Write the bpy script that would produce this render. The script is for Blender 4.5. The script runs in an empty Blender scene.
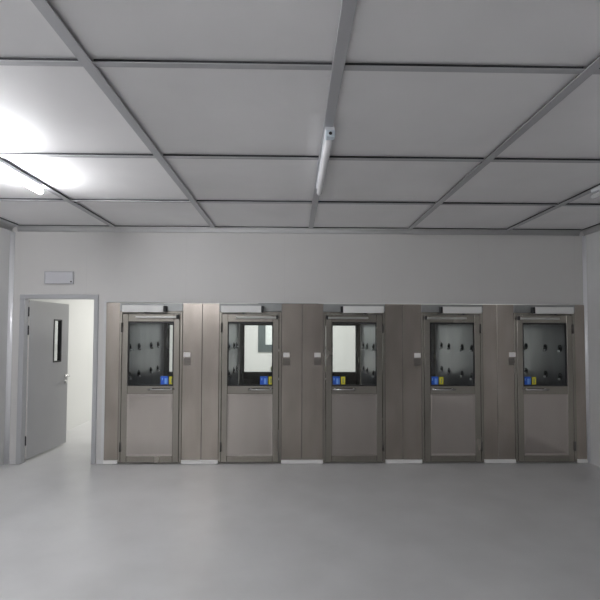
import bpy, bmesh, math, random
from mathutils import Vector, Matrix
random.seed(7)
S = bpy.context.scene
COL = S.collection
PI = math.pi

P_BEYOND = (66, 74, 45)
EXPO = 0.0
# ------------------------------------------------------------------ materials
def new_mat(name):
    m = bpy.data.materials.new(name); m.use_nodes = True
    nt = m.node_tree; b = nt.nodes['Principled BSDF']
    return m, nt, b

def plain(name, col, rough=0.5, metal=0.0, spec=0.5, noise=0.0, nscale=6.0, stretch=(1, 1, 1), bump=0.0):
    m, nt, b = new_mat(name)
    b.inputs['Base Color'].default_value = (*col, 1)
    b.inputs['Roughness'].default_value = rough
    b.inputs['Metallic'].default_value = metal
    b.inputs['Specular IOR Level'].default_value = spec
    if noise or bump:
        tc = nt.nodes.new('ShaderNodeTexCoord'); mp = nt.nodes.new('ShaderNodeMapping')
        mp.inputs['Scale'].default_value = stretch
        nz = nt.nodes.new('ShaderNodeTexNoise'); nz.inputs['Scale'].default_value = nscale
        nz.inputs['Detail'].default_value = 5
        nt.links.new(tc.outputs['Object'], mp.inputs['Vector']); nt.links.new(mp.outputs['Vector'], nz.inputs['Vector'])
        if noise:
            cr = nt.nodes.new('ShaderNodeValToRGB')
            cr.color_ramp.elements[0].position = 0.3; cr.color_ramp.elements[1].position = 0.7
            cr.color_ramp.elements[0].color = (*[c * (1 - noise) for c in col], 1)
            cr.color_ramp.elements[1].color = (*[min(1, c * (1 + noise)) for c in col], 1)
            nt.links.new(nz.outputs['Fac'], cr.inputs['Fac']); nt.links.new(cr.outputs['Color'], b.inputs['Base Color'])
        if bump:
            bp = nt.nodes.new('ShaderNodeBump'); bp.inputs['Strength'].default_value = bump; bp.inputs['Distance'].default_value = 0.002
            nt.links.new(nz.outputs['Fac'], bp.inputs['Height']); nt.links.new(bp.outputs['Normal'], b.inputs['Normal'])
    return m

def brushed(name, c0, c1, rough, metal, grain=(1, 1, 0.03), tint=None):
    """brushed sheet steel: fine stretched grain plus broad vertical stains"""
    m, nt, b = new_mat(name)
    tc = nt.nodes.new('ShaderNodeTexCoord')
    g = nt.nodes.new('ShaderNodeNewGeometry')
    mp = nt.nodes.new('ShaderNodeMapping'); mp.inputs['Scale'].default_value = grain
    n1 = nt.nodes.new('ShaderNodeTexNoise'); n1.inputs['Scale'].default_value = 16; n1.inputs['Detail'].default_value = 2
    n2 = nt.nodes.new('ShaderNodeTexNoise'); n2.inputs['Scale'].default_value = 3.2; n2.inputs['Detail'].default_value = 2; n2.inputs['Roughness'].default_value = .4
    mp2 = nt.nodes.new('ShaderNodeMapping'); mp2.inputs['Scale'].default_value = (1.7, 1.7, 0.6)
    L = nt.links.new
    L(g.outputs['Position'], mp.inputs['Vector']); L(mp.outputs['Vector'], n1.inputs['Vector'])
    L(g.outputs['Position'], mp2.inputs['Vector']); L(mp2.outputs['Vector'], n2.inputs['Vector'])
    mx = nt.nodes.new('ShaderNodeMath'); mx.operation = 'MULTIPLY_ADD'; mx.inputs[1].default_value = 0.16
    L(n1.outputs['Fac'], mx.inputs[0])
    sc = nt.nodes.new('ShaderNodeMath'); sc.operation = 'MULTIPLY'; sc.inputs[1].default_value = 0.84
    L(n2.outputs['Fac'], sc.inputs[0]); L(sc.outputs[0], mx.inputs[2])
    cr = nt.nodes.new('ShaderNodeValToRGB')
    cr.color_ramp.elements[0].position = 0.25; cr.color_ramp.elements[1].position = 0.75
    cr.color_ramp.elements[0].color = (*c0, 1); cr.color_ramp.elements[1].color = (*c1, 1)
    L(mx.outputs[0], cr.inputs['Fac']); L(cr.outputs['Color'], b.inputs['Base Color'])
    b.inputs['Metallic'].default_value = metal
    rm = nt.nodes.new('ShaderNodeMath'); rm.operation = 'MULTIPLY_ADD'; rm.inputs[1].default_value = 0.02; rm.inputs[2].default_value = rough - 0.01
    L(n2.outputs['Fac'], rm.inputs[0]); L(rm.outputs[0], b.inputs['Roughness'])
    return m

def panel_wall(name, col, x0, pitch, rough=0.45):
    """sandwich-panel wall: faint vertical joints every pitch metres from x0"""
    m, nt, b = new_mat(name); L = nt.links.new
    g = nt.nodes.new('ShaderNodeNewGeometry'); sp = nt.nodes.new('ShaderNodeSeparateXYZ')
    L(g.outputs['Position'], sp.inputs[0])
    a = nt.nodes.new('ShaderNodeMath'); a.operation = 'SUBTRACT'; a.inputs[1].default_value = x0 - 100 * pitch
    L(sp.outputs['X'], a.inputs[0])
    d = nt.nodes.new('ShaderNodeMath'); d.operation = 'MODULO'; d.inputs[1].default_value = pitch; L(a.outputs[0], d.inputs[0])
    c = nt.nodes.new('ShaderNodeMath'); c.operation = 'LESS_THAN'; c.inputs[1].default_value = 0.006; L(d.outputs[0], c.inputs[0])
    nz = nt.nodes.new('ShaderNodeTexNoise'); nz.inputs['Scale'].default_value = 1.3; nz.inputs['Detail'].default_value = 3
    L(g.outputs['Position'], nz.inputs['Vector'])
    cr = nt.nodes.new('ShaderNodeValToRGB')
    cr.color_ramp.elements[0].color = (*[v * 0.95 for v in col], 1); cr.color_ramp.elements[1].color = (*[v * 1.03 for v in col], 1)
    L(nz.outputs['Fac'], cr.inputs['Fac'])
    mx = nt.nodes.new('ShaderNodeMixRGB'); mx.inputs['Color2'].default_value = (*[v * 0.95 for v in col], 1)
    L(c.outputs[0], mx.inputs['Fac']); L(cr.outputs['Color'], mx.inputs['Color1']); L(mx.outputs[0], b.inputs['Base Color'])
    b.inputs['Roughness'].default_value = rough
    return m

def floor_mat(name, col):
    m, nt, b = new_mat(name); L = nt.links.new
    g = nt.nodes.new('ShaderNodeNewGeometry')
    n1 = nt.nodes.new('ShaderNodeTexNoise'); n1.inputs['Scale'].default_value = 2.2; n1.inputs['Detail'].default_value = 6
    n2 = nt.nodes.new('ShaderNodeTexNoise'); n2.inputs['Scale'].default_value = 60; n2.inputs['Detail'].default_value = 2
    L(g.outputs['Position'], n1.inputs['Vector']); L(g.outputs['Position'], n2.inputs['Vector'])
    cr = nt.nodes.new('ShaderNodeValToRGB')
    cr.color_ramp.elements[0].position = .3; cr.color_ramp.elements[1].position = .7
    cr.color_ramp.elements[0].color = (*[v * 0.93 for v in col], 1); cr.color_ramp.elements[1].color = (*[v * 1.05 for v in col], 1)
    L(n1.outputs['Fac'], cr.inputs['Fac']); L(cr.outputs['Color'], b.inputs['Base Color'])
    mr = nt.nodes.new('ShaderNodeMath'); mr.operation = 'MULTIPLY_ADD'; mr.inputs[1].default_value = 0.15; mr.inputs[2].default_value = 0.24
    L(n1.outputs['Fac'], mr.inputs[0]); L(mr.outputs[0], b.inputs['Roughness'])
    bp = nt.nodes.new('ShaderNodeBump'); bp.inputs['Strength'].default_value = 0.12; bp.inputs['Distance'].default_value = 0.002
    L(n2.outputs['Fac'], bp.inputs['Height']); L(bp.outputs['Normal'], b.inputs['Normal'])
    return m

def glass_mat(name, tint, refl):
    m = bpy.data.materials.new(name); m.use_nodes = True; nt = m.node_tree; nt.nodes.clear(); L = nt.links.new
    o = nt.nodes.new('ShaderNodeOutputMaterial'); t = nt.nodes.new('ShaderNodeBsdfTransparent'); gl = nt.nodes.new('ShaderNodeBsdfGlossy')
    t.inputs['Color'].default_value = (*tint, 1); gl.inputs['Roughness'].default_value = 0.02
    gl.inputs['Color'].default_value = (.9, .95, 1, 1)
    f = nt.nodes.new('ShaderNodeFresnel'); f.inputs['IOR'].default_value = refl
    mx = nt.nodes.new('ShaderNodeMixShader')
    ge = nt.nodes.new('ShaderNodeNewGeometry'); iv = nt.nodes.new('ShaderNodeMath'); iv.operation = 'SUBTRACT'; iv.inputs[0].default_value = 1.0
    ml = nt.nodes.new('ShaderNodeMath'); ml.operation = 'MULTIPLY'      # only the outer surface of the pane reflects
    L(ge.outputs['Backfacing'], iv.inputs[1]); L(iv.outputs[0], ml.inputs[0]); L(f.outputs[0], ml.inputs[1])
    L(ml.outputs[0], mx.inputs[0]); L(t.outputs[0], mx.inputs[1]); L(gl.outputs[0], mx.inputs[2]); L(mx.outputs[0], o.inputs['Surface'])
    return m

def emit(name, col, strength):
    m = bpy.data.materials.new(name); m.use_nodes = True; nt = m.node_tree; nt.nodes.clear()
    o = nt.nodes.new('ShaderNodeOutputMaterial'); e = nt.nodes.new('ShaderNodeEmission')
    e.inputs['Color'].default_value = (*col, 1); e.inputs['Strength'].default_value = strength
    nt.links.new(e.outputs[0], o.inputs['Surface']); return m

M = dict(
    wall=panel_wall('painted_wall_panel', (.63, .62, .605), -0.12, 1.29),
    wallside=plain('painted_side_wall', (.64, .64, .64), .45, noise=.03, nscale=1.2),
    wallrear=plain('painted_rear_wall', (.42, .42, .42), .45, noise=.03, nscale=1.2),
    beyond=plain('white_room_wall', (.66, .665, .645), .4, noise=.02, nscale=1.0),
    ceil=plain('ceiling_panel_paint', (.88, .87, .875), .42, noise=.035, nscale=1.6),
    barlight=plain('ceiling_bar_aluminium', (.50, .50, .52), .45, .2),
    gap=plain('gap_shade_hinge_black', (.04, .04, .045), .7),  # near-black colour puts shade into the ceiling gaps; hinges use it too
    cove=plain('cove_trim', (.93, .93, .95), .32, .3),
    cornice=plain('cornice_trim', (.60, .60, .60), .45),
    floor=floor_mat('epoxy_floor', (.55, .55, .55)),
    steel=brushed('brushed_steel_panel', (.385, .342, .302), (.50, .452, .405), .25, .95),
    kick=brushed('brushed_steel_kick', (.51, .465, .432), (.555, .51, .475), .15, .97, grain=(.03, 1, 1)),
    frame=brushed('steel_door_rail', (.34, .318, .28), (.385, .362, .32), .27, .95),
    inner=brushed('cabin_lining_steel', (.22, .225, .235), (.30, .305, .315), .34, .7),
    dark=plain('black_rubber', (.02, .02, .022), .5),
    black=plain('black_plastic', (.015, .015, .017), .35),
    whitebox=plain('white_painted_metal', (.80, .80, .78), .4),
    whiteplast=plain('white_plastic', (.82, .80, .78), .4),
    chrome=plain('polished_steel', (.60, .60, .59), .25, 1.0),
    glint=plain('nozzle_glint_white', (.95, .95, .96), .25, 0.0),  # plain white that paints the glint onto the nozzles
    alu=plain('satin_aluminium', (.62, .62, .60), .3, .7),
    doorpaint=plain('grey_door_paint', (.47, .472, .48), .42, noise=.02, nscale=3),
    frpaint=plain('grey_frame_paint', (.44, .445, .46), .45),
    glass=glass_mat('window_glass', (.95, .96, .96), 1.5),
    blue=plain('blue_sticker_print', (.025, .12, .62), .35),
    bluelight=plain('pale_blue_print', (.20, .42, .85), .35),
    yellow=plain('yellow_sticker_print', (.72, .66, .05), .35),
    green=plain('olive_sticker_print', (.30, .36, .16), .4),
    strip=plain('white_plinth', (.85, .84, .82), .4),
    tubeoff=plain('unlit_lamp_glass', (.72, .72, .73), .25),
    housing=plain('lamp_housing', (.78, .80, .83), .35),
    cap=plain('lamp_end_cap', (.62, .70, .76), .35),
    tubeon=emit('lit_lamp_glass', (.97, .975, 1.0), 146),
    signface=plain('sign_face', (.56, .56, .59), .35),
    signframe=plain('sign_frame', (.44, .44, .46), .4),
    winframe=plain('dark_window_frame', (.10, .12, .12), .45),
    frost=plain('frosted_pane', (.80, .84, .82), .3),
)

# ------------------------------------------------------------------ mesh helpers
def add_box(bm, x0, x1, y0, y1, z0, z1, mi=0, bev=0.0, seg=1):
    g = bmesh.ops.create_cube(bm, size=1)
    vs = g['verts']
    for v in vs:
        v.co = Vector(((x0 + x1) / 2 + v.co.x * (x1 - x0), (y0 + y1) / 2 + v.co.y * (y1 - y0), (z0 + z1) / 2 + v.co.z * (z1 - z0)))
    fs = set(f for v in vs for f in v.link_faces)
    for f in fs: f.material_index = mi
    if bev > 0:
        es = list(set(e for v in vs for e in v.link_edges))
        r = bmesh.ops.bevel(bm, geom=es, offset=bev, segments=seg, affect='EDGES', profile=.5)
        for f in r['faces']: f.material_index = mi
    return bm

def box(*a, **k):
    return add_box(bmesh.new(), *a, **k)

def add_lathe(bm, prof, axis='z', at=(0, 0, 0), n=20, mats=None):
    """prof: (radius, height) pairs, spun about the axis through at"""
    rings = []
    for r, h in prof:
        ring = []
        for i in range(n):
            a = 2 * PI * i / n
            p = (r * math.cos(a), r * math.sin(a), h)
            if axis == 'x': p = (p[2], p[0], p[1])
            elif axis == '-x': p = (-p[2], p[0], p[1])
            elif axis == 'y': p = (p[0], p[2], p[1])
            ring.append(bm.verts.new(Vector(p) + Vector(at)))
        rings.append(ring)
    for k in range(len(rings) - 1):
        for i in range(n):
            f = bm.faces.new((rings[k][i], rings[k][(i + 1) % n], rings[k + 1][(i + 1) % n], rings[k + 1][i]))
            f.smooth = True
            if mats: f.material_index = mats[k]
    for ring, k in ((rings[0], 0), (rings[-1], -1)):
        if (prof[k][0]) > 1e-6:
            try:
                f = bm.faces.new(ring)
                if mats: f.material_index = mats[k]
            except ValueError: pass
    return bm

def obj(name, bm, mats, parent=None, kind=None, label=None, loc=None):
    bmesh.ops.remove_doubles(bm, verts=bm.verts, dist=1e-6)
    bmesh.ops.recalc_face_normals(bm, faces=bm.faces)
    me = bpy.data.meshes.new(name); bm.to_mesh(me); bm.free()
    for m in (mats if isinstance(mats, (list, tuple)) else [mats]): me.materials.append(M[m])
    o = bpy.data.objects.new(name, me); COL.objects.link(o)
    if parent: o.parent = parent
    if loc: o.location = loc
    if kind: o['kind'] = kind
    if label: o['label'] = label
    return o

def struct(name, bm, mats, parent=None):
    return obj(name, bm, mats, parent, kind=None if parent else 'structure')

def thing(name, label, cat, loc=(0, 0, 0), group=None):
    o = bpy.data.objects.new(name, None); COL.objects.link(o); o.location = loc; o.empty_display_size = .1
    o['label'] = label; o['category'] = cat
    if group: o['group'] = group
    return o

# ------------------------------------------------------------------ room shell
XL, XR, H = -3.67, 3.89, 3.0745
YB = -8.6            # rear wall behind the camera
T = 0.06             # partition thickness
XL2, XR2, YF = -3.87, 4.3, 5.2   # room beyond the partition
FX0, FX1, FZ = -2.425, 3.86, 2.077   # opening in the partition for the air showers
DX0, DX1, DZ = -3.525, -2.55, 2.16   # rough opening of the doorway

struct('floor', box(XL2 - .1, XR2 + .1, YB - .1, YF + .1, -.08, 0), 'floor')
struct('ceiling', box(XL2 - .1, XR2 + .1, YB - .1, YF + .1, H, H + .1), 'ceil')
bm = bmesh.new()
add_box(bm, XL2 - .1, DX0, 0, T, 0, H)                      # left of doorway
add_box(bm, DX0, DX1, 0, T, DZ, H)                           # over doorway
add_box(bm, DX1, FX0, 0, T, 0, H)                            # between doorway and air showers
add_box(bm, FX0, FX1, 0, T, FZ, H)                           # over the air showers
add_box(bm, FX1, XR2 + .1, 0, T, 0, H)
struct('wall_front', bm, 'wall')
struct('wall_left', box(XL - .1, XL, YB, -.0005, 0, H), 'wallside')
struct('wall_right', box(XR, XR + .1, YB, -.0005, 0, H), 'wallside')
struct('wall_rear', box(XL - .1, XR + .1, YB - .1, YB, 0, H), 'wallrear')
struct('wall_beyond_left', box(XL2 - .1, XL2, T, YF, 0, H), 'beyond')
struct('wall_beyond_right', box(XR2, XR2 + .1, T, YF, 0, H), 'beyond')
# end wall of the room beyond, with a window opening
WX0, WX1, WZ0, WZ1 = -0.86, 0.62, 1.20, 2.45
bm = bmesh.new()
add_box(bm, XL2 - .1, WX0, YF, YF + .1, 0, H); add_box(bm, WX1, XR2 + .1, YF, YF + .1, 0, H)
add_box(bm, WX0, WX1, YF, YF + .1, 0, WZ0); add_box(bm, WX0, WX1, YF, YF + .1, WZ1, H)
struct('wall_beyond_end', bm, 'beyond')
w = bpy.data.objects.new('window_1', None); COL.objects.link(w); w['kind'] = 'structure'; w.location = (0, YF, 0)
bm = bmesh.new(); f = .18
add_box(bm, WX0 + .001, WX0 + f, -.02, .08, WZ0 + .001, WZ1 - .001); add_box(bm, WX1 - f, WX1 - .001, -.02, .08, WZ0 + .001, WZ1 - .001)
add_box(bm, WX0 + f, WX1 - f, -.02, .08, WZ0 + .001, WZ0 + f); add_box(bm, WX0 + f, WX1 - f, -.02, .08, WZ1 - f, WZ1 - .001)
obj('window_frame', bm, 'winframe', w)
obj('window_pane', box(WX0 + f, WX1 - f, .02, .035, WZ0 + f, WZ1 - f), 'frost', w)

# cove strips in the corners, cornice, ceiling bars: each its own trim piece
tn = [0]
def trim(bm, mats):
    tn[0] += 1
    return struct('trim_%d' % tn[0], bm, mats)

def cove(p, q, da, db, r=.062, n=6):
    """concave quarter-round swept from p to q; da, db: unit directions along the two faces out of the corner"""
    p, q, da, db = map(Vector, (p, q, da, db)); e = 0.0008
    p = p + (da + db) * e; q = q + (da + db) * e
    pts = []
    for i in range(n + 1):
        a = (PI / 2) * i / n
        pts.append(da * (r * (1 - math.sin(a))) + db * (r * (1 - math.cos(a))))
    pts = [Vector((0, 0, 0))] + pts
    bm = bmesh.new()
    A = [bm.verts.new(p + v) for v in pts]; B = [bm.verts.new(q + v) for v in pts]
    k = len(pts)
    for i in range(k):
        fc = bm.faces.new((A[i], A[(i + 1) % k], B[(i + 1) % k], B[i]))
        if 1 <= i < k - 1: fc.smooth = True
    bm.faces.new(A); bm.faces.new(B)
    return bm

zc = H - .08
trim(cove((XL, 0, .001), (XL, 0, zc), (1, 0, 0), (0, -1, 0), r=.040), 'cove')
trim(cove((XR, 0, .001), (XR, 0, zc), (-1, 0, 0), (0, -1, 0), r=.034), 'cove')
def cornice(x0, x1, y0, y1, nx, ny):
    bm = cove((x0, y0, H - .013), (x1, y1, H - .013), (nx, ny, 0), (0, 0, -1), r=.062)
    for v in bm.verts: pass
    # near-black strip coloured in as the shade between cornice and ceiling
    d = .05
    if nx == 0: add_box(bm, min(x0, x1), max(x0, x1), y0 + ny * d if ny < 0 else y0 + .001, y0 - .001 if ny < 0 else y0 + ny * d, H - .0125, H - .0005, mi=1)
    else: add_box(bm, x0 + .001 if nx > 0 else x0 + nx * d, x0 + nx * d if nx > 0 else x0 - .001, min(y0, y1), max(y0, y1), H - .0125, H - .0005, mi=1)
    return bm
trim(cornice(XL + .07, XR - .07, 0, 0, 0, -1), ['cornice', 'gap'])
trim(cornice(XL, XL, YB + .01, -.002, 1, 0), ['cornice', 'gap'])
trim(cornice(XR, XR, YB + .01, -.002, -1, 0), ['cornice', 'gap'])
LONG = [-3.56, -2.335, -1.045, 0.225, 1.525, 2.83]
TRANS = [-1.222, -2.435, -3.65, -4.86, -6.07, -7.28]
def bar_x(x, w=.062):
    bm = bmesh.new()
    add_box(bm, x - w / 2, x + w / 2, YB + .08, -.075, H - .0255, H - .019, 0, .0015)
    add_box(bm, x - w / 2 + .016, x + w / 2 - .016, YB + .08, -.075, H - .0189, H - .0003, 1)
    return bm
for x in LONG: trim(bar_x(x), ['barlight', 'gap'])
xs = [XL + .075] + LONG + [XR - .075]
for y in TRANS:
    bm = bmesh.new()
    for a, b in zip(xs[:-1], xs[1:]):
        a2 = a + (.0325 if a in LONG else 0); b2 = b - (.0325 if b in LONG else 0)
        if b2 - a2 < .03: continue
        add_box(bm, a2, b2, y - .021, y + .021, H - .0235, H - .0185, 0, .001)
        add_box(bm, a2, b2, y - .008, y + .008, H - .0184, H - .0003, 1)
    trim(bm, ['barlight', 'gap'])
# thin white edge strip along the top of the steel fronts, and up their left side
trim(box(FX0 - .03, FX1, -.005, -.0005, FZ + .001, FZ + .014), 'wallside')
trim(box(FX0 - .035, FX0 - .0015, -.010, -.0005, .05, FZ), 'wallside')

def skirting(name, x0, x1):
    struct(name, box(x0, x1, -.012, -.0005, .0005, .05, 0, .003), 'wallside')
skirting('baseboard_left', XL + .05, -3.54)
skirting('baseboard_middle', -2.515, FX0 - .002)

# ------------------------------------------------------------------ open door on the left
dr = bpy.data.objects.new('door_1', None); COL.objects.link(dr); dr['kind'] = 'structure'; dr.location = (-3.055, 0, 0)
ox = -3.055
bm = bmesh.new()
def fr(x0, x1, z0, z1):
    add_box(bm, x0 - ox, x1 - ox, -.018, T + .008, z0, z1, 0, .004)
fr(-3.538, -3.474, .001, 2.118); fr(-2.586, -2.53, .001, 2.118); fr(-3.538, -2.53, 2.1185, 2.176)
obj('door_frame', bm, 'frpaint', dr)
# the leaf stands open into the room beyond; local frame: u along the leaf from hinge, v thickness
ang = math.radians(86.4)
hx, hy = -3.464, .088
u0, u1, z0, z1, fw = .535, .735, 1.25, 1.87, .020
bm = bmesh.new()
add_box(bm, 0, u0, 0, .045, .032, 2.106); add_box(bm, u1, .915, 0, .045, .032, 2.106)
add_box(bm, u0, u1, 0, .045, .032, z0); add_box(bm, u0, u1, 0, .045, z1, 2.106)
leaf = obj('door_leaf', bm, 'doorpaint', dr, loc=(hx - ox, hy, 0))
leaf.rotation_euler = (0, 0, ang)
bm = bmesh.new()                       # black frame lining the vision panel, proud on both faces
for a, b, c, d in ((u0, u0 + fw, z0, z1), (u1 - fw, u1, z0, z1), (u0 + fw, u1 - fw, z0, z0 + fw), (u0 + fw, u1 - fw, z1 - fw, z1)):
    add_box(bm, a + (.0005 if a == u0 else 0), b - (.0005 if b == u1 else 0), -.006, .048, c + (.0005 if c == z0 else 0), d - (.0005 if d == z1 else 0))
obj('vision_panel_frame', bm, 'black', leaf)
obj('vision_panel_glass', box(u0 + fw, u1 - fw, .019, .025, z0 + fw, z1 - fw), 'glass', leaf)
bm = bmesh.new()                       # lever handle with rose, and lock below
add_lathe(bm, [(.0, -.0005), (.026, -.0005), (.026, -.010), (.010, -.012), (.010, -.055), (0, -.055)], 'y', (.862, 0, 1.03), 16)
add_box(bm, .735, .872, -.062, -.046, 1.021, 1.039, 0, .005, 2)
obj('lever_handle', bm, 'chrome', leaf)
bm = bmesh.new()
add_lathe(bm, [(.0, -.0005), (.026, -.0005), (.026, -.009), (.012, -.011), (.012, -.016), (0, -.016)], 'y', (.862, 0, .945), 16)
obj('lock_cylinder', bm, 'alu', leaf)
obj('edge_strip', box(-.003, -.0003, .001, .044, .034, 2.104), 'whiteplast', leaf, label='pale edge strip on the hinge side')
obj('strike_plate', box(.9152, .918, .012, .033, .93, 1.06), 'alu', leaf)
for z in (.27, 1.71, 1.955):            # three butt hinges bridging frame and leaf
    bm = bmesh.new()
    add_lathe(bm, [(0, 0), (.012, 0), (.012, .125), (0, .125)], 'z', (-3.478 - ox, T + .034, z - .0625), 12)
    add_box(bm, -3.4735 - ox, -3.4655 - ox, T + .006, T + .024, z - .055, z + .055)
    obj('hinge', bm, 'gap', dr)

# ------------------------------------------------------------------ sign plate above the open door
t = thing('wall_sign', 'small blank pale grey sign plate on the wall above the open grey door', 'sign', (-3.042, 0, 2.394))
bm = bmesh.new()
w2, h2 = .186, .081
for a, b, c, d in ((-w2, -w2 + .012, -h2, h2), (w2 - .012, w2, -h2, h2), (-w2 + .012, w2 - .012, -h2, -h2 + .010), (-w2 + .012, w2 - .012, h2 - .010, h2)):
    add_box(bm, a, b, -.026, -.0008, c, d)
obj('frame', bm, 'signframe', t)
obj('face', box(-w2 + .0125, w2 - .0125, -.022, -.002, -h2 + .0105, h2 - .0105), 'signface', t)
obj('indicator_lamp', add_lathe(bmesh.new(), [(0, -.028), (.009, -.028), (.010, -.0225), (0, -.0225)], 'y', (.158, 0, -.052), 12), 'black', t, label='small dark indicator lamp')

# ------------------------------------------------------------------ ceiling tube lights
def tube_light(label, x, y, lit, group='tube lights under the ceiling bars'):
    t = thing('tube_light', label, 'light', (x, y, H - .0260), group)
    L2 = .60
    bm = bmesh.new()
    n = 8; prof = [(-.030, -.001), (-.030, -.022), (-.020, -.034), (.020, -.034), (.030, -.022), (.030, -.001)]
    A = [bm.verts.new((a, -L2, b)) for a, b in prof]; B = [bm.verts.new((a, L2, b)) for a, b in prof]
    for i in range(6): bm.faces.new((A[i], A[(i + 1) % 6], B[(i + 1) % 6], B[i]))
    bm.faces.new(A); bm.faces.new(B)
    obj('housing', bm, 'housing', t)
    bm = bmesh.new(); R = .025
    prof = [(.0, -L2 + .026), (R, -L2 + .026)] + [(R * math.cos(k * PI / 12), L2 + .005 + R * math.sin(k * PI / 12)) for k in range(6)] + [(.0, L2 + .005 + R)]
    add_lathe(bm, prof, 'y', (0, 0, -.0605), 20)
    obj('lamp_tube', bm, 'tubeon' if lit else 'tubeoff', t)
    c = obj('end_cap', add_box(bmesh.new(), -.031, .031, -L2 - .03, -L2 + .025, -.083, -.0345, 0, .006, 2), 'cap', t)
    obj('screw_hole', add_lathe(bmesh.new(), [(0, .0), (.011, .0), (.011, -.002), (0, -.002)], 'y', (0, -L2 - .0301, -.058), 12), 'black', c, label='dark screw hole in the pale end cap')
    return t
tube_light('lit white tube light on the ceiling bar at the left edge, glowing', LONG[1], -2.36, True)
tube_light('unlit white tube light on the ceiling bar in the middle of the room', LONG[3] + .012, -2.40, False)
tube_light('unlit tube light whose dark end shows at the right edge under the ceiling', LONG[5], -2.36, False)
tube_light('unseen lit tube light added behind the camera to brighten the room, in the middle row', LONG[1], -5.3, True)  # this lamp and the next are added out of view to brighten the room
tube_light('unseen lit tube light added behind the camera to brighten the room, in the rear row', LONG[1], -7.6, True)

# ------------------------------------------------------------------ air showers
CH = 2.07
nozzle_mesh = None
def nozzle(parent, x, y, z, side):
    """side +1: on the left lining facing right; -1: on the right lining facing left"""
    global nozzle_mesh
    if nozzle_mesh is None:
        bm = bmesh.new()
        # flange, dark socket, and low white ball coloured as a glint; faces +x
        add_lathe(bm, [(.0, .0), (.048, .0), (.048, .004), (.041, .007), (.037, .006), (.034, -.001), (.020, -.0005)], 'x', (0, 0, 0), 24,
                  mats=[1, 1, 1, 1, 0, 0, 0])
        add_lathe(bm, [(.0001, .021), (.010, .020), (.018, .014), (.023, .005), (.023, -.0005)], 'x', (.002, 0, .004), 18, mats=[0, 0, 0, 0])
        add_lathe(bm, [(.0001, .034), (.009, .032), (.016, .025), (.017, .014), (.012, .005), (.004, .002)], 'x', (.001, 0, -.040), 14, mats=[2, 2, 2, 2, 2])  # white ball stands in for the glint low on the nozzle
        o = obj('nozzle', bm, ['black', 'dark', 'glint'], parent); nozzle_mesh = o.data
    else:
        o = bpy.data.objects.new('nozzle', nozzle_mesh); COL.objects.link(o); o.parent = parent
    o.location = (x, y, z)
    if side < 0: o.rotation_euler = (0, 0, PI)
    return o

def make_door(parent, name, y_front, mirror, hinge, back=False):
    """steel door with half-height window; x is centred on the parent, hinge -1 left / +1 right"""
    hw, th = .368, .042
    wz0, wz1, ww = 1.0, 1.828, .293
    d = bpy.data.objects.new
    sgn = -1 if not back else 1
    ya, yb = (y_front, y_front + th) if not back else (y_front - th, y_front)
    bm = bmesh.new(); bv = .004
    add_box(bm, -hw, -ww, ya, yb, .016, 1.93, 0, bv); add_box(bm, ww, hw, ya, yb, .016, 1.93, 0, bv)
    add_box(bm, -ww, ww, ya, yb, wz1, 1.93, 0, bv); add_box(bm, -ww, ww, ya, yb, .895, wz0, 0, bv)
    add_box(bm, -ww, ww, ya, yb, .016, .10, 0, bv)
    door = obj(name, bm, 'frame', parent)
    # kick panel: sheet with chamfered border
    ky = ya + .006 if not back else yb - .006
    bm = bmesh.new()
    def ring(x, z0, z1, y): return [bm.verts.new(p) for p in ((-x, y, z0), (x, y, z0), (x, y, z1), (-x, y, z1))]
    o_ = ring(ww - .0005, .1005, .8945, ky + (-.0015 if not back else .0015)); i_ = ring(ww - .022, .125, .872, ky + (.0015 if not back else -.0015))
    b_ = ring(ww - .0005, .1005, .8945, ky + (.022 if not back else -.022))
    for k in range(4):
        bm.faces.new((o_[k], o_[(k + 1) % 4], i_[(k + 1) % 4], i_[k])); bm.faces.new((b_[k], b_[(k + 1) % 4], o_[(k + 1) % 4], o_[k]))
    bm.faces.new(i_); bm.faces.new(b_)
    obj('kick_panel', bm, 'kick', door)
    # rubber gasket and glass
    bm = bmesh.new(); g = .012; yc = (ya + yb) / 2
    gy0, gy1 = (ya + .002, ya + .030) if not back else (yb - .030, yb - .002)
    for a, b, c, e in ((-ww + .0005, -ww + g, wz0 + .0005, wz1 - .0005), (ww - g, ww - .0005, wz0 + .0005, wz1 - .0005), (-ww + g, ww - g, wz0 + .0005, wz0 + g), (-ww + g, ww - g, wz1 - g * 1.6, wz1 - .0005)):
        add_box(bm, a, b, gy0, gy1, c, e)
    obj('window_gasket', bm, 'dark', door)
    obj('window_glass', box(-ww + g, ww - g, yc - .003, yc + .003, wz0 + g, wz1 - g * 1.6), 'glass', door)
    return door, ya, yb

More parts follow.
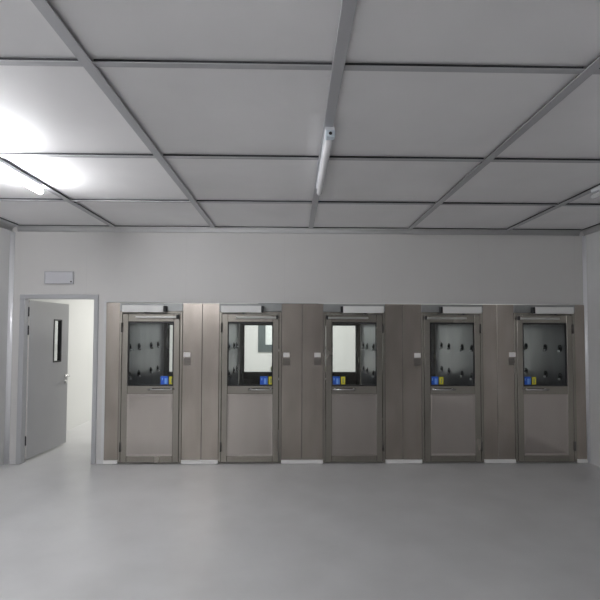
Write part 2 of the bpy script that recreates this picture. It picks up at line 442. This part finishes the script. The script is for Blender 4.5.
def air_shower(label, x0, x1, cx, lock, boxspan, ctl, ctlside):
    """x0,x1 outer faces; cx door centre; lock: -1 handle on the left, +1 on the right"""
    t = thing('air_shower', label, 'air shower', (cx, 0, 0), 'stainless steel air showers along the wall')
    a, b = x0 - cx + .0004, x1 - cx - .0004
    iw, D = .372, 1.87
    hinge = -lock
    # side cabinets, roof box: the casing, lined inside
    bm = bmesh.new()
    add_box(bm, a, -iw - .004, 0, D, .05, CH - .002, 0); add_box(bm, iw + .004, b, 0, D, .05, CH - .002, 0)
    add_box(bm, -iw - .004, iw + .004, .002, D, 1.965, CH - .002, 0)
    obj('casing', bm, 'inner', t)
    for s in (-1, 1):
        xa, xb = sorted((s * (iw + .0035), s * (iw - .0005)))
        obj('lining', box(xa, xb, .047, D - .05, .03, 1.964), 'inner', t)
    obj('cabin_floor', box(-iw + .0005, iw - .0005, .046, D, .0008, .03), 'inner', t)
    # front sheets either side of the door
    for xa, xb in ((a, -.405), (.405, b)):
        if xb - xa > .02:
            obj('side_panel', box(xa + .0012, xb - .0012, -.016, -.0005, .048, CH - .001, 0, .0025), 'steel', t)
    # door frame
    bm = bmesh.new()
    add_box(bm, -.404, -.373, -.024, .045, .016, 1.963, 0, .003); add_box(bm, .373, .404, -.024, .045, .016, 1.963, 0, .003)
    add_box(bm, -.373, .373, -.024, .045, 1.936, 1.963, 0, .003)
    obj('door_frame', bm, 'frame', t)
    obj('header_panel', box(-.404, .404, -.030, .0, 1.964, CH - .003, 0, .002), 'header', t)
    hb = obj('header_box', box(boxspan[0] - cx, boxspan[1] - cx, -.105, -.0305, 1.948, 2.035, 0, .004, 2), 'whitebox', t, label='white box over the door')
    e = (boxspan[1] - cx) if lock > 0 else (boxspan[0] - cx)
    xa, xb = (e + .0005, e + .030) if lock > 0 else (e - .030, e - .0005)
    obj('box_end', box(xa, xb, -.098, -.0305, 1.951, 2.032, 0, .003), 'black', hb, label='black end piece of the white box')
    mx = (boxspan[0] + boxspan[1]) / 2 - cx + .03
    obj('sensor', add_lathe(bmesh.new(), [(0, 1.9475), (.022, 1.9475), (.018, 1.935), (0, 1.931)], 'z', (mx, -.07, 0), 14), 'black', hb, label='small black sensor under the white box')
    # the door
    door, ya, yb = make_door(t, 'door', -.030, False, hinge)
    # door closer along the top rail: pale body, black pivot at the lock side
    xa, xb = (-.185, .335) if lock > 0 else (-.345, .178)
    cl = obj('door_closer', box(xa, xb, ya - .05, ya - .0005, 1.872, 1.896, 0, .006, 2), 'alu', door, label='pale metal door closer')
    pe = xb if lock > 0 else xa
    bm = bmesh.new(); p0, p1 = sorted((pe + lock * .0005, pe + lock * .026))
    add_box(bm, p0, p1, ya - .046, ya - .0005, 1.865, 1.915, 0, .004)
    obj('closer_pivot', bm, 'black', cl, label='black pivot of the door closer') if False else obj('closer_pivot', bm, 'black', door, label='black pivot of the door closer')
    # pull handle on the middle rail
    xa, xb = (-.02, .297) if lock > 0 else (-.285, .022)
    bm = bmesh.new()
    add_lathe(bm, [(0, xa), (.010, xa), (.010, xb), (0, xb)], 'x', (0, ya - .045, .957), 14)
    for xx in (xa + .03, xb - .03):
        add_lathe(bm, [(0, ya - .045), (.008, ya - .045), (.008, ya - .004), (.016, ya - .004), (.016, ya - .0005), (0, ya - .0005)], 'y', (xx, 0, .957), 12)
    obj('pull_handle', bm, 'chrome', door, label='horizontal steel pull handle')
    for z in (.22, 1.75):
        bm = bmesh.new()
        add_lathe(bm, [(0, z - .06), (.011, z - .06), (.011, z + .06), (0, z + .06)], 'z', (hinge * .3705, ya - .006, 0), 12)
        obj('hinge', bm, 'hingemetal', door)
    # stickers on the glass, blue left of yellow
    sx = .128 if lock > 0 else -.285
    gy = (ya + yb) / 2 - .0036
    st = obj('blue_sticker', box(sx, sx + .098, gy - .0008, gy, 1.016, 1.122), ['blue'], door, label='blue sticker')
    bm = bmesh.new()
    add_box(bm, sx + .052, sx + .080, gy - .0014, gy - .0009, 1.024, 1.095); add_box(bm, sx + .016, sx + .03, gy - .0014, gy - .0009, 1.07, 1.10)
    add_box(bm, sx + .091, sx + .096, gy - .0014, gy - .0009, 1.018, 1.10)
    # pale marks are printed on the sticker: same object as a second material
    me = st.data; b2 = bmesh.new(); b2.from_mesh(me)
    tmp = bpy.data.meshes.new('tmp'); bm.to_mesh(tmp); bm.free(); nb = len(b2.faces); b2.from_mesh(tmp); b2.faces.ensure_lookup_table()
    for f_ in b2.faces[nb:]: f_.material_index = 1
    b2.to_mesh(me); b2.free(); bpy.data.meshes.remove(tmp); me.materials.append(M['bluelight'])
    bm = bmesh.new(); yx = sx + .112
    add_box(bm, yx, yx + .056, gy - .0008, gy, 1.018, 1.118)
    add_box(bm, yx + .022, yx + .036, gy - .0014, gy - .0009, 1.035, 1.095, 1)
    obj('yellow_sticker', bm, ['yellow', 'green'], door, label='yellow sticker')
    # switch on the side sheet
    c = ctl[0] - cx
    obj('control_switch', box(c - .042, c + .042, -.030, -.0165, ctl[1] - .030, ctl[1] + .030, 0, .004, 2), 'whiteplast', t, label='small white control switch')
    bm = bmesh.new()
    add_box(bm, c - .046, c + .046, -.020, -.0165, ctl[1] - .135, ctl[1] - .045, 0, .002)
    add_box(bm, c - .006, c + .040, -.026, -.0205, ctl[1] - .105, ctl[1] - .072, 0, .003)
    obj('lock_plate', bm, 'plate', t, label='dull steel plate under the switch')
    # white plinths under the side sheets
    for xa, xb in ((a, -.406), (.406, b)):
        if xb - xa > .02:
            obj('plinth', box(xa, xb, -.028, -.001, .0008, .047, 0, .003), 'strip', t, label='white plinth strip')
    # far side: back frame and back door
    bm = bmesh.new()
    add_box(bm, -.404, -.373, D + .0005, D + .03, .016, CH - .01); add_box(bm, .373, .404, D + .0005, D + .03, .016, CH - .01)
    add_box(bm, -.373, .373, D + .0005, D + .03, 1.936, CH - .01)
    obj('back_frame', bm, 'frame', t)
    bd, ya, yb = make_door(t, 'back_door', D + .03, False, hinge, back=True)
    bs = .19 if lock > 0 else -.265
    obj('sticker', box(bs - .02, bs + .075, ya + .0165, ya + .0172, 1.02, 1.10), 'green', bd, label='olive sticker on the back door window')
    for y in (.26, .62, 1.17, 1.52):
        for z in (1.485, 1.10):
            nozzle(t, -iw + .0015, y, z, 1); nozzle(t, iw - .0015, y, z, -1)
    return t

M['header'] = brushed('header_sheet_steel', (.30, .31, .31), (.38, .39, .385), .50, .7)
M['plate'] = plain('dull_plate_metal', (.17, .155, .14), .5, .4)
M['hingemetal'] = plain('dark_hinge_metal', (.10, .095, .09), .4, .8)
SEAM = [-2.425, -1.182, .118, 1.436, 2.686, 3.86]
CX = [-1.841, -.556, .7985, 2.0895, 3.317]
LOCK = [1, 1, -1, -1, -1]
BOX = [(-2.191, -1.667), (-.928, -.412), (.647, 1.172), (1.945, 2.450), (3.160, 3.662)]
CTL = [(-1.375, 1.40), (-.086, 1.40), (.320, 1.40), (1.629, 1.40), (2.884, 1.41)]
LAB = ['leftmost steel air shower, next to the open grey door',
       'second steel air shower from the open door, its window showing a dark-framed opening beyond',
       'middle steel air shower, handle on the left and plain white wall behind its window',
       'fourth steel air shower from the open door, dim cabin with nozzles on its right lining',
       'rightmost steel air shower, darkest of the row, against the right wall']
for i in range(5):
    air_shower(LAB[i], SEAM[i], SEAM[i + 1], CX[i], LOCK[i], BOX[i], CTL[i], 0)

# ------------------------------------------------------------------ light in the room beyond, and the world
def ceiling_lamp(name, x, y, sx, sy, power, col=(1, .99, .96)):
    l = bpy.data.lights.new(name, 'AREA'); l.shape = 'RECTANGLE'; l.size = sx; l.size_y = sy; l.energy = power; l.color = col
    o = bpy.data.objects.new(name, l); COL.objects.link(o); o.location = (x, y, H - .02); return o
ceiling_lamp('lamp_beyond', -2.2, 2.9, .3, 1.2, P_BEYOND[0])
ceiling_lamp('lamp_beyond', 0.0, 3.7, 1.2, .3, P_BEYOND[1])
ceiling_lamp('lamp_beyond', 2.8, 3.7, 1.2, .3, P_BEYOND[2])
wd = bpy.data.worlds.new('world'); S.world = wd; wd.use_nodes = True
wd.node_tree.nodes['Background'].inputs['Color'].default_value = (.5, .52, .55, 1)
wd.node_tree.nodes['Background'].inputs['Strength'].default_value = .02

# ------------------------------------------------------------------ camera
F, yaw, pit, rol, sx, sy = 450.0, .0201, .0370, .0033, 2.2479, 15.0477
cy_, sy_, cp, sp, cr_, sr_ = math.cos(yaw), math.sin(yaw), math.cos(pit), math.sin(pit), math.cos(rol), math.sin(rol)
fw_ = Vector((sy_ * cp, cy_ * cp, sp)); rt = Vector((cy_, -sy_, 0)); up = rt.cross(fw_)
r_, u_ = rt * cr_ + up * sr_, up * cr_ - rt * sr_
cam = bpy.data.cameras.new('camera'); co = bpy.data.objects.new('camera', cam); COL.objects.link(co)
co.matrix_world = Matrix(((r_.x, u_.x, -fw_.x, 0), (r_.y, u_.y, -fw_.y, -5.9), (r_.z, u_.z, -fw_.z, 1.7031), (0, 0, 0, 1)))
cam.sensor_fit = 'HORIZONTAL'; cam.sensor_width = 36; cam.lens = F / 600 * 36
cam.shift_x = -sx / 600; cam.shift_y = sy / 600
cam.clip_start = .05
S.camera = co

vs = S.view_settings
S.display_settings.display_device = 'sRGB'
vs.view_transform = 'Standard'; vs.look = 'None'; vs.gamma = 1; vs.use_curve_mapping = False
vs.exposure = EXPO
